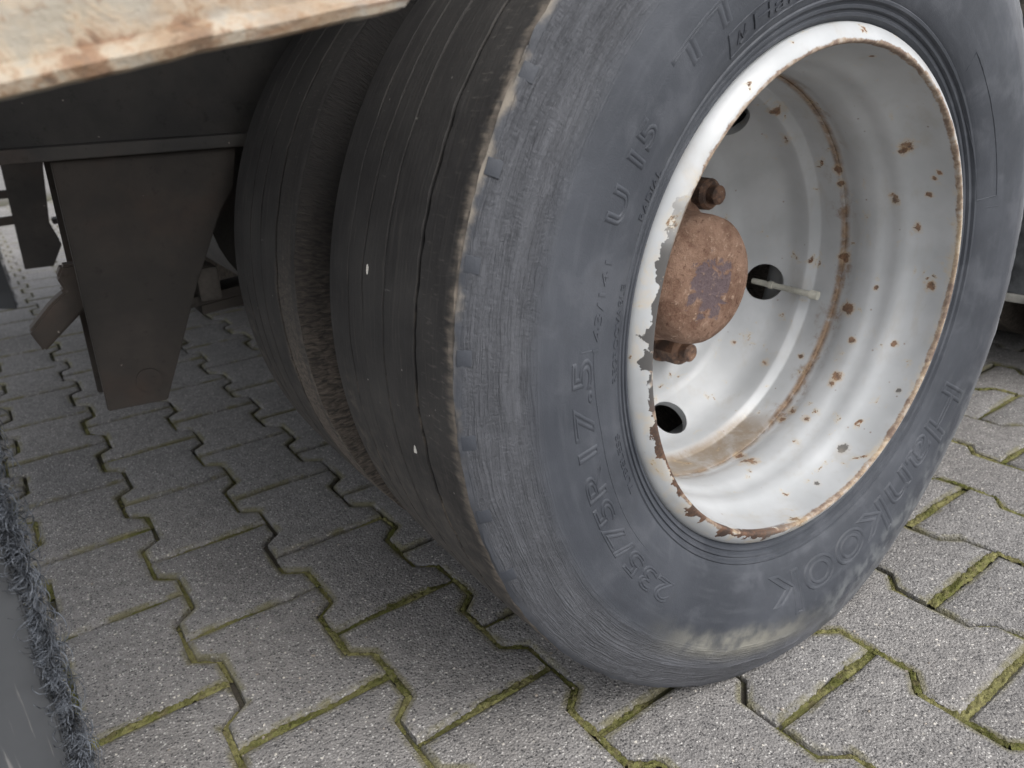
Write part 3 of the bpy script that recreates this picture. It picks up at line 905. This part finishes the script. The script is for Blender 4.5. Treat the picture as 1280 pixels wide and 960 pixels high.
# material pattern is centred on the cover: shift the mesh so its origin lies in the cap
for v in bmx.verts: v.co.y -= 0.18
hub = part('hub', tomesh('hub', bmx, MAT_HUB, True, 40), WC + Vector((0, 0.18, 0)))
hub['label'] = 'rust brown hub cover with dark purple grey patch'
bmx = lathe([(0.0690, 0.2000), (0.0780, 0.2010), (0.0830, 0.2060), (0.0850, 0.2140), (0.0860, 0.2345), (0.0690, 0.2360)], 64, closed=True, warp=lambda r, y, a, i: (r + 0.0035 * math.cos(6 * a + 0.9) + 0.001 * fb(a * 6, r * 50, 1, 3), y))
for v in bmx.verts: v.co.y -= 0.18
part('hub_flange', tomesh('hub_flange', bmx, MAT_HUB, True, 40), parent=hub)
b_ = bmesh.new()
cyl(b_, (0, 0.012, 0), (0, -0.004, 0), 0.0085, 0.008, n=6)
cyl(b_, (0, 0.012, 0), (0, 0.004, 0), 0.0115, n=16)
capbolt = tomesh('hub_bolt', b_, MAT_NUT, True, 30)
for i in range(6):
    a = R_(70 + 60 * i)
    part('hub_bolt', capbolt, (0.0795 * math.cos(a), 0.0200, 0.0795 * math.sin(a)), parent=hub)
b_ = bmesh.new()
cyl(b_, (0, 0.040, 0), (0, 0.032, 0), 0.0215, 0.0205, n=24)
cyl(b_, (0, 0.034, 0), (0, 0.006, 0), 0.0188, 0.0182, n=6)
cyl(b_, (0, 0.006, 0), (0, 0.002, 0), 0.0178, 0.0150, n=24)
cyl(b_, (0, 0.004, 0), (0, -0.008, 0), 0.0110, 0.0108, n=18)
cyl(b_, (0, -0.008, 0), (0, -0.0105, 0), 0.0108, 0.0080, n=18)
nut = tomesh('wheel_nut', b_, MAT_NUT, True, 30)
for i in range(6):
    a = R_(48.5 - 60 * i)
    part('wheel_nut', nut, (0.1055 * math.cos(a), 0.1960, 0.1055 * math.sin(a)), (0, -a + 0.3 * i, 0), parent=rim)
# valve extension
b_ = bmesh.new()
def wp(a, r, y): return Vector((r * math.cos(R_(a)), y, r * math.sin(R_(a))))
cyl(b_, wp(-13.5, 0.1790, 0.216), wp(-14.5, 0.1960, 0.140), 0.0036, n=14)
cyl(b_, wp(-14.5, 0.1960, 0.142), wp(-14.6, 0.1975, 0.132), 0.0056, 0.0052, n=14)
cyl(b_, wp(-13.8, 0.1840, 0.194), wp(-13.9, 0.1850, 0.189), 0.0048, n=14)
valve = part('valve_stem', tomesh('valve_stem', b_, mat_plain('valve_metal', (0.40, 0.39, 0.34), 0.45), True, 40), parent=rim)

# ---- inner twin wheel (mounted back to back), plain copies of tyre and rim
MIR = 0.2640
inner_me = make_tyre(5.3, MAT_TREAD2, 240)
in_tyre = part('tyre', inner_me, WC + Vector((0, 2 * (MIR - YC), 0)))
in_tyre['label'] = 'inner twin tyre with brown fuzzy wear band'
dark_rim = mat_plain('dull_inner_rim', (0.10, 0.095, 0.09), 0.7)
b_ = lathe(smooth_prof(RIMP), 96, closed=True)
rim_in_me = tomesh('rim', b_, dark_rim, True, 50)
in_rim = part('rim', rim_in_me, WC + Vector((0, 2 * MIR, 0)), (0, 0, math.pi))
b_ = lathe([(0.060, 0.2445), (0.17, 0.2445), (0.19, 0.262), (0.2095, 0.30), (0.2095, 0.36), (0.060, 0.36)], 72, closed=True)
part('brake_drum', tomesh('brake_drum', b_, MAT_CH, True, 35), WC)

# axle tube through to the far side
b_ = bmesh.new(); cyl(b_, (0, 0.30, 0), (0, 2.20, 0), 0.065, n=24)
part('axle', tomesh('axle', b_, MAT_CH, True, 40), WC)

# far side twin wheels and the next axle
def wheelset(x, y0, flip):
    tA = dup(in_tyre, root, Vector((x, y0, ZC)) - RO); tB = dup(in_tyre, root, Vector((x, y0 + 2 * (MIR - YC), ZC)) - RO)
    rA = dup(in_rim, root, Vector((x, y0 + 2 * YC, ZC)) - RO); rB = dup(in_rim, root, Vector((x, y0 + 2 * MIR, ZC)) - RO)
    for o in (tA, tB): o['label'] = 'dark tyre of another wheel under the trailer'
wheelset(0.0, 2.5 - 0.515, True)
wheelset(1.36, 0.0, False)
wheelset(1.36, 2.5 - 0.515, True)
b_ = bmesh.new(); cyl(b_, (1.36, 0.05, 0), (1.36, 2.45, 0), 0.065, n=24)
part('axle', tomesh('axle', b_, MAT_CH, True, 40), WC)
b_ = lathe([(0.055, 0.10), (0.13, 0.105), (0.17, 0.15), (0.2095, 0.18), (0.2095, 0.188), (0.055, 0.188)], 72, closed=True)
part('wheel_disc', tomesh('wheel_disc', b_, dark_rim, True, 35), WC + Vector((1.36, 0, 0)))

# ---- chassis: main beams, spring hangers, springs, deck ---------------
for y0, s in ((0.60, 1), (1.90, -1)):
    b_ = bmesh.new()
    lo, hi = sorted((y0 + s * 0.045, y0 + s * 0.057))
    box(b_, (-0.86, lo, 0.546), (2.6, hi, 0.955))
    lo, hi = sorted((y0 - s * 0.010, y0 + s * 0.110))
    box(b_, (-0.86, lo, 0.5305), (2.6, hi, 0.5455), 0.003)
    box(b_, (-0.86, lo, 0.9555), (2.6, hi, 0.9705), 0.003)
    beam = part('frame_beam', tomesh('frame_beam', b_, MAT_CH, True, 30))
    near = s == 1
    pts = [(-0.541, 0.530), (-0.550, 0.233), (-0.481, 0.230), (-0.416, 0.373), (-0.373, 0.455), (-0.352, 0.482), (-0.340, 0.530)] if near else [(-0.572, 0.530), (-0.586, 0.232), (-0.523, 0.231), (-0.493, 0.281), (-0.507, 0.335), (-0.489, 0.467), (-0.470, 0.530)]
    b_ = bmesh.new()
    prism_y(b_, pts, y0, y0 + s * 0.010, 0.0015)
    hang = part('spring_hanger', tomesh('spring_hanger', b_, MAT_BRKT, True, 30))
    b_ = bmesh.new()
    prism_y(b_, [(x - 0.002, z) for x, z in pts], y0 + s * 0.082, y0 + s * 0.092, 0.0015)
    part('hanger_back_plate', tomesh('hanger_back_plate', b_, MAT_BRKT, True, 30), parent=hang)
    b_ = bmesh.new()
    bx0, bz0 = (-0.497, 0.262) if near else (-0.55, 0.262)
    cyl(b_, (bx0, y0 + s * 0.085, bz0), (bx0, y0 - s * 0.0025, bz0), 0.015, n=24)
    bmesh.ops.recalc_face_normals(b_, faces=b_.faces)
    part('spring_bolt', tomesh('spring_bolt', b_, MAT_BRKT, True, 30), parent=hang)
    # leaf spring
    for li in range(4):
        b_ = bmesh.new()
        half = 0.50 - 0.085 * li
        top, bot = [], []
        for i in range(25):
            x = -half + 2 * half * i / 24
            z = 0.372 - 0.12 * x * x - 0.0128 * li
            top.append((x, z)); bot.append((x, z - 0.0122))
        prism_y(b_, top + bot[::-1], y0 + s * 0.016, y0 + s * 0.076)
        if li == 0: spring = part('leaf_spring', tomesh('leaf_spring', b_, MAT_BRKT, True, 30))
        else: part('spring_leaf', tomesh('spring_leaf', b_, MAT_BRKT, True, 30), parent=spring)
    b_ = bmesh.new()
    box(b_, (-0.075, y0 + s * 0.046 - 0.045, 0.3735), (0.075, y0 + s * 0.046 + 0.045, 0.445), 0.004)
    part('axle_seat', tomesh('axle_seat', b_, MAT_CH, True, 30))
# spring clip, paler
b_ = bmesh.new(); box(b_, (-0.416, 0.606, 0.345), (-0.388, 0.688, 0.388), 0.004)
part('spring_clip', tomesh('spring_clip', b_, mat_plain('dusty_steel', (0.075, 0.067, 0.060), 0.8), True, 30))
# made-up cylinder and straps, added between the main beams to darken a bright gap
b_ = bmesh.new()
cyl(b_, (-0.21, 0.76, 0.43), (-0.21, 1.66, 0.43), 0.145, n=40)
bmesh.ops.bevel(b_, geom=[e for e in b_.edges if abs(e.verts[0].co.y - e.verts[1].co.y) < 1e-5], offset=0.03, segments=4, affect='EDGES')
blocker = part('gap_blocker', tomesh('gap_blocker', b_, MAT_CH, True, 40))
for yy in (0.95, 1.45):
    b_ = bmesh.new(); box(b_, (-0.235, yy, 0.570), (-0.185, yy + 0.05, 0.973), 0.002)
    part('gap_blocker_strap', tomesh('gap_blocker_strap', b_, MAT_BRKT, True, 30), parent=blocker)
# bent steel arm sticking out past the hanger
b_ = bmesh.new()
arm = [(-0.607, 0.338), (-0.597, 0.310), (-0.520, 0.372), (-0.500, 0.410), (-0.556, 0.410), (-0.564, 0.396), (-0.559, 0.379), (-0.577, 0.367)]
prism_y(b_, arm, 0.645, 0.672, 0.003)
part('suspension_arm', tomesh('suspension_arm', b_, mat_chassis('brown_arm_steel', (0.065, 0.055, 0.048), (0.095, 0.080, 0.069)), True, 30))
# far side arms
b_ = bmesh.new()
prism_y(b_, [(-0.66, 0.372), (-0.60, 0.415), (-0.56, 0.415), (-0.56, 0.395), (-0.60, 0.395), (-0.66, 0.355)], 1.93, 1.955, 0.002)
prism_y(b_, [(-0.70, 0.345), (-0.56, 0.352), (-0.56, 0.330), (-0.70, 0.325)], 1.935, 1.950, 0.002)
part('suspension_arm', tomesh('suspension_arm', b_, MAT_BRKT, True, 30))
# deck above the wheels, cross members
b_ = bmesh.new(); box(b_, (-0.88, -0.015, 0.972), (2.6, 2.52, 1.012), 0.003)
part('deck', tomesh('deck', b_, MAT_CH, True, 30))
for x in (-0.845, 0.68, 1.9):
    b_ = bmesh.new(); box(b_, (x, 0.02, 0.875), (x + 0.06, 0.640, 0.9715), 0.003); box(b_, (x, 0.66, 0.84), (x + 0.06, 1.84, 0.9550), 0.003); box(b_, (x, 1.86, 0.875), (x + 0.06, 2.48, 0.9715), 0.003)
    part('cross_member', tomesh('cross_member', b_, MAT_CH, True, 30))
# rusty cream side rail, lower edge rising towards its cut end
YB = -0.062
def rail_pt(t): return (-0.5883 + t * (0.4322 - 0 + 0.5883 - 1.0205 + 0.1569), 0)
b_ = bmesh.new()
A0, B0 = (-0.5883, 0.5784), (-0.4326, 0.6083)          # lower edge through the picture corner and the cut end
sl = (B0[1] - A0[1]) / (B0[0] - A0[0])
low0 = (-0.87, A0[1] - sl * (0.87 - 0.5883))
cols = []
NB = 150
for i in range(NB + 1):
    x = low0[0] + (B0[0] - low0[0]) * i / NB
    zl = low0[1] + sl * (x - low0[0]) + 0.0012 * fb(x * 30, 1, 2, 4)
    xt = x + (0.02 if i == NB else 0) 
    prof = [(YB + 0.045, zl + 0.004), (YB + 0.004, zl), (YB - 0.004, zl + 0.001), (YB - 0.006, zl + 0.005), (YB - 0.004, zl + 0.0085), (YB, zl + 0.011)]
    for h in (0.03, 0.06, 0.10, 0.15): prof.append((YB + 0.0012 * fb(x * 18, h * 18, 3, 4), zl + h))
    prof.append((YB, 1.01)); prof.append((YB + 0.045, 1.01))
    row = []
    for j, (yy, z) in enumerate(prof):
        xo = 0.0
        if i > NB - 8: xo = min(z - zl, 0.16) * 0.65 * (i - NB + 8) / 8
        row.append(b_.verts.new((x + xo, yy, z)))
    cols.append(row)
for a, b in zip(cols, cols[1:]):
    n = len(a)
    for j in range(n): b_.faces.new((a[j], a[(j + 1) % n], b[(j + 1) % n], b[j]))
b_.faces.new(cols[0][::-1]); b_.faces.new(cols[-1])
bmesh.ops.recalc_face_normals(b_, faces=b_.faces)
# put the mesh origin on the lower edge and tilt it with the rail so that the rust follows that edge
ang = math.atan(sl)
org = Vector((A0[0], YB, A0[1]))
inv = (Matrix.Translation(org) @ Matrix.Rotation(-ang, 4, 'Y')).inverted()
for v in b_.verts: v.co = inv @ v.co
rail = part('side_rail', tomesh('side_rail', b_, MAT_CREAM, True, 40), org, (0, -ang, 0))
rail['label'] = 'cream painted side rail flaking with rust along its edge'

# ---- mud flaps with a shaggy fringe -----------------------------------
def fringe(edge0, edge1, out, n, length, seed, parent, thick=0.00040):
    rnd = random.Random(seed)
    b_ = bmesh.new()
    for i in range(n):
        t = rnd.random()
        p = edge0.lerp(edge1, t) + Vector((0, rnd.uniform(-0.004, 0.004), 0))
        L = length * rnd.uniform(0.55, 1.35)
        d = (out + Vector((0, rnd.uniform(-0.9, 0.9), rnd.uniform(-0.5, 0.9)))).normalized()
        ax = Vector((rnd.uniform(-0.4, 0.4), rnd.choice((1, 1, -1)) * rnd.uniform(0.4, 1.0), rnd.uniform(-0.8, 0.8))).normalized()
        turn = rnd.uniform(0.35, 0.95)
        prev = None
        cl = math.floor(t * 55)
        if (cl * 7919 % 10) < 3 and rnd.random() < 0.6: continue
        w = thick * rnd.uniform(0.6, 1.4)
        rotm = Matrix.Rotation(turn, 3, ax)
        for k in range(8):
            e = d.orthogonal().normalized(); g = d.cross(e).normalized()
            ring = [b_.verts.new(p + (e * math.cos(q) + g * math.sin(q)) * w * (1 - k * 0.06)) for q in (0, 2.09, 4.19)]
            if prev:
                for q in range(3): b_.faces.new((prev[q], prev[(q + 1) % 3], ring[(q + 1) % 3], ring[q]))
            prev = ring
            p = p + d * (L / 7)
            d = (rotm @ d + Vector((0.05, 0, -0.10))).normalized()
    return part('fringe', tomesh('fringe', b_, mat_plain('fringe_%d' % seed, (0.085, 0.094, 0.110), 0.5, 0.5, 90, 0.9), True, 180), parent=parent)
def flap(pts, y0, th, fr, n, seed, label, L=0.026):
    b_ = bmesh.new(); prism_y(b_, pts, y0, y0 + th, 0.0015)
    f = part('mud_flap', tomesh('mud_flap', b_, MAT_FLAP, True, 30))
    f['label'] = label
    q = fringe(Vector((fr[0][0], y0 + th / 2, fr[0][1])) - RO + RO - Vector(f.location) - RO + Vector((0, 0, 0)), Vector((fr[1][0], y0 + th / 2, fr[1][1])) - Vector(f.location) - RO, Vector((1, 0, 0)), n, L, seed, f) if False else None
    e0, e1 = Vector((fr[0][0], y0 + th / 2, fr[0][1])), Vector((fr[1][0], y0 + th / 2, fr[1][1]))
    q = fringe(e0, e1, Vector((1, 0, 0)), n, L, seed, f)
    q['kind'] = 'stuff'
    return f
flap([(-0.85, 0.03), (-0.655, 0.03), (-0.644, 0.40), (-0.642, 0.52), (-0.85, 0.52)], 0.116, 0.008, ((-0.653, 0.04), (-0.643, 0.50)), 3400, 11, 'dark grey rubber mud flap with shaggy fringe beside the worn tyre')
flap([(-0.85, 0.095), (-0.634, 0.052), (-0.640, 0.26), (-0.640, 0.45), (-0.85, 0.45)], 2.246, 0.008, ((-0.635, 0.06), (-0.640, 0.43)), 700, 12, 'far mud flap with shaggy fringe against bright ground', 0.016)
b_ = bmesh.new(); box(b_, (-0.85, 0.124, 0.46), (-0.655, 0.142, 0.73), 0.002); box(b_, (-0.84, 0.1425, 0.68), (-0.81, 0.6445, 0.72), 0.002)
part('flap_bracket', tomesh('flap_bracket', b_, MAT_CH, True, 30))
b_ = bmesh.new(); box(b_, (-0.85, 2.226, 0.40), (-0.66, 2.2460, 0.73), 0.002); box(b_, (-0.84, 1.855, 0.68), (-0.81, 2.2255, 0.72), 0.002)
part('flap_bracket', tomesh('flap_bracket', b_, MAT_CH, True, 30))
# grey flap between the axles
b_ = bmesh.new()
box(b_, (0.800, -0.02, 0.212), (0.808, 0.50, 0.650), 0.001)
fl2 = part('mud_flap', tomesh('mud_flap', b_, mat_plain('dusty_flap', (0.10, 0.105, 0.112), 0.7, 0.3, 25, 0.5), True, 30))
fl2['label'] = 'dusty grey flap hanging between the two axles'
b_ = bmesh.new(); box(b_, (0.794, -0.02, 0.198), (0.812, 0.50, 0.2115), 0.002)
part('flap_weight_bar', tomesh('flap_weight_bar', b_, mat_plain('pale_bar', (0.36, 0.35, 0.32), 0.7), True, 30), parent=fl2)
b_ = bmesh.new(); box(b_, (0.790, -0.02, 0.646), (0.7995, 0.60, 0.664), 0.002); box(b_, (0.8085, -0.02, 0.646), (0.818, 0.644, 0.735), 0.002)
part('flap_clamp_bar', tomesh('flap_clamp_bar', b_, mat_plain('clamp_bar', (0.22, 0.20, 0.17), 0.7), True, 30))

# ---------------------------------------------------------------- stone chips caught in the tread
def chip(px, py, tilt, s, label):
    b_ = bmesh.new()
    bmesh.ops.create_icosphere(b_, subdivisions=2, radius=1.0)
    for v in b_.verts:
        v.co = Vector((v.co.x * 0.45, v.co.y * 0.35, v.co.z)) * (1 + 0.35 * fb(v.co.x * 2 + s * 900, v.co.y * 2, v.co.z * 2, 2)) * s
    return tomesh('stone_chip', b_, mat_plain('chip_stone', (0.55, 0.53, 0.49), 0.8), True, 30)
for (a, y, s, lab) in ((168.6, 0.138, 0.0050, 'white stone chip wedged in the upper part of the tyre tread'), (187.5, 0.078, 0.0050, 'slim pale stone chip stuck low in the tyre tread')):
    aa = R_(a)
    o = link('stone_chip', chip(0, 0, 0, s, lab), None, (0.3860 * math.cos(aa), y, ZC + 0.3860 * math.sin(aa)))
    o['label'] = lab; o['category'] = 'stone'; o['group'] = 'stone chips in the tread'

# ---------------------------------------------------------------- loose grit on the stones
b_ = bmesh.new()
rg = random.Random(21)
for i in range(260):
    x, y = rg.uniform(-0.75, 0.95), rg.uniform(-0.42, 0.75)
    sz = rg.uniform(0.0006, 0.0019)
    if -0.13 < x < 0.13 and -0.02 < y < 0.54: continue
    mt = Matrix.Translation((x, y, sz * 0.45)) @ Matrix.Rotation(rg.uniform(0, 6.28), 4, 'Z') @ Matrix.Diagonal((rg.uniform(0.7, 1.6), 1.0, 0.7, 1.0))
    bmesh.ops.create_icosphere(b_, subdivisions=1, radius=sz, matrix=mt)
go = link('loose_grit', tomesh('loose_grit', b_, mat_plain('grit_stone', (0.30, 0.26, 0.22), 0.85, 0.25, 90, 0.7), True, 30))
go['kind'] = 'stuff'; go['label'] = 'scattered fine grit lying on the paving stones'; go['category'] = 'grit'
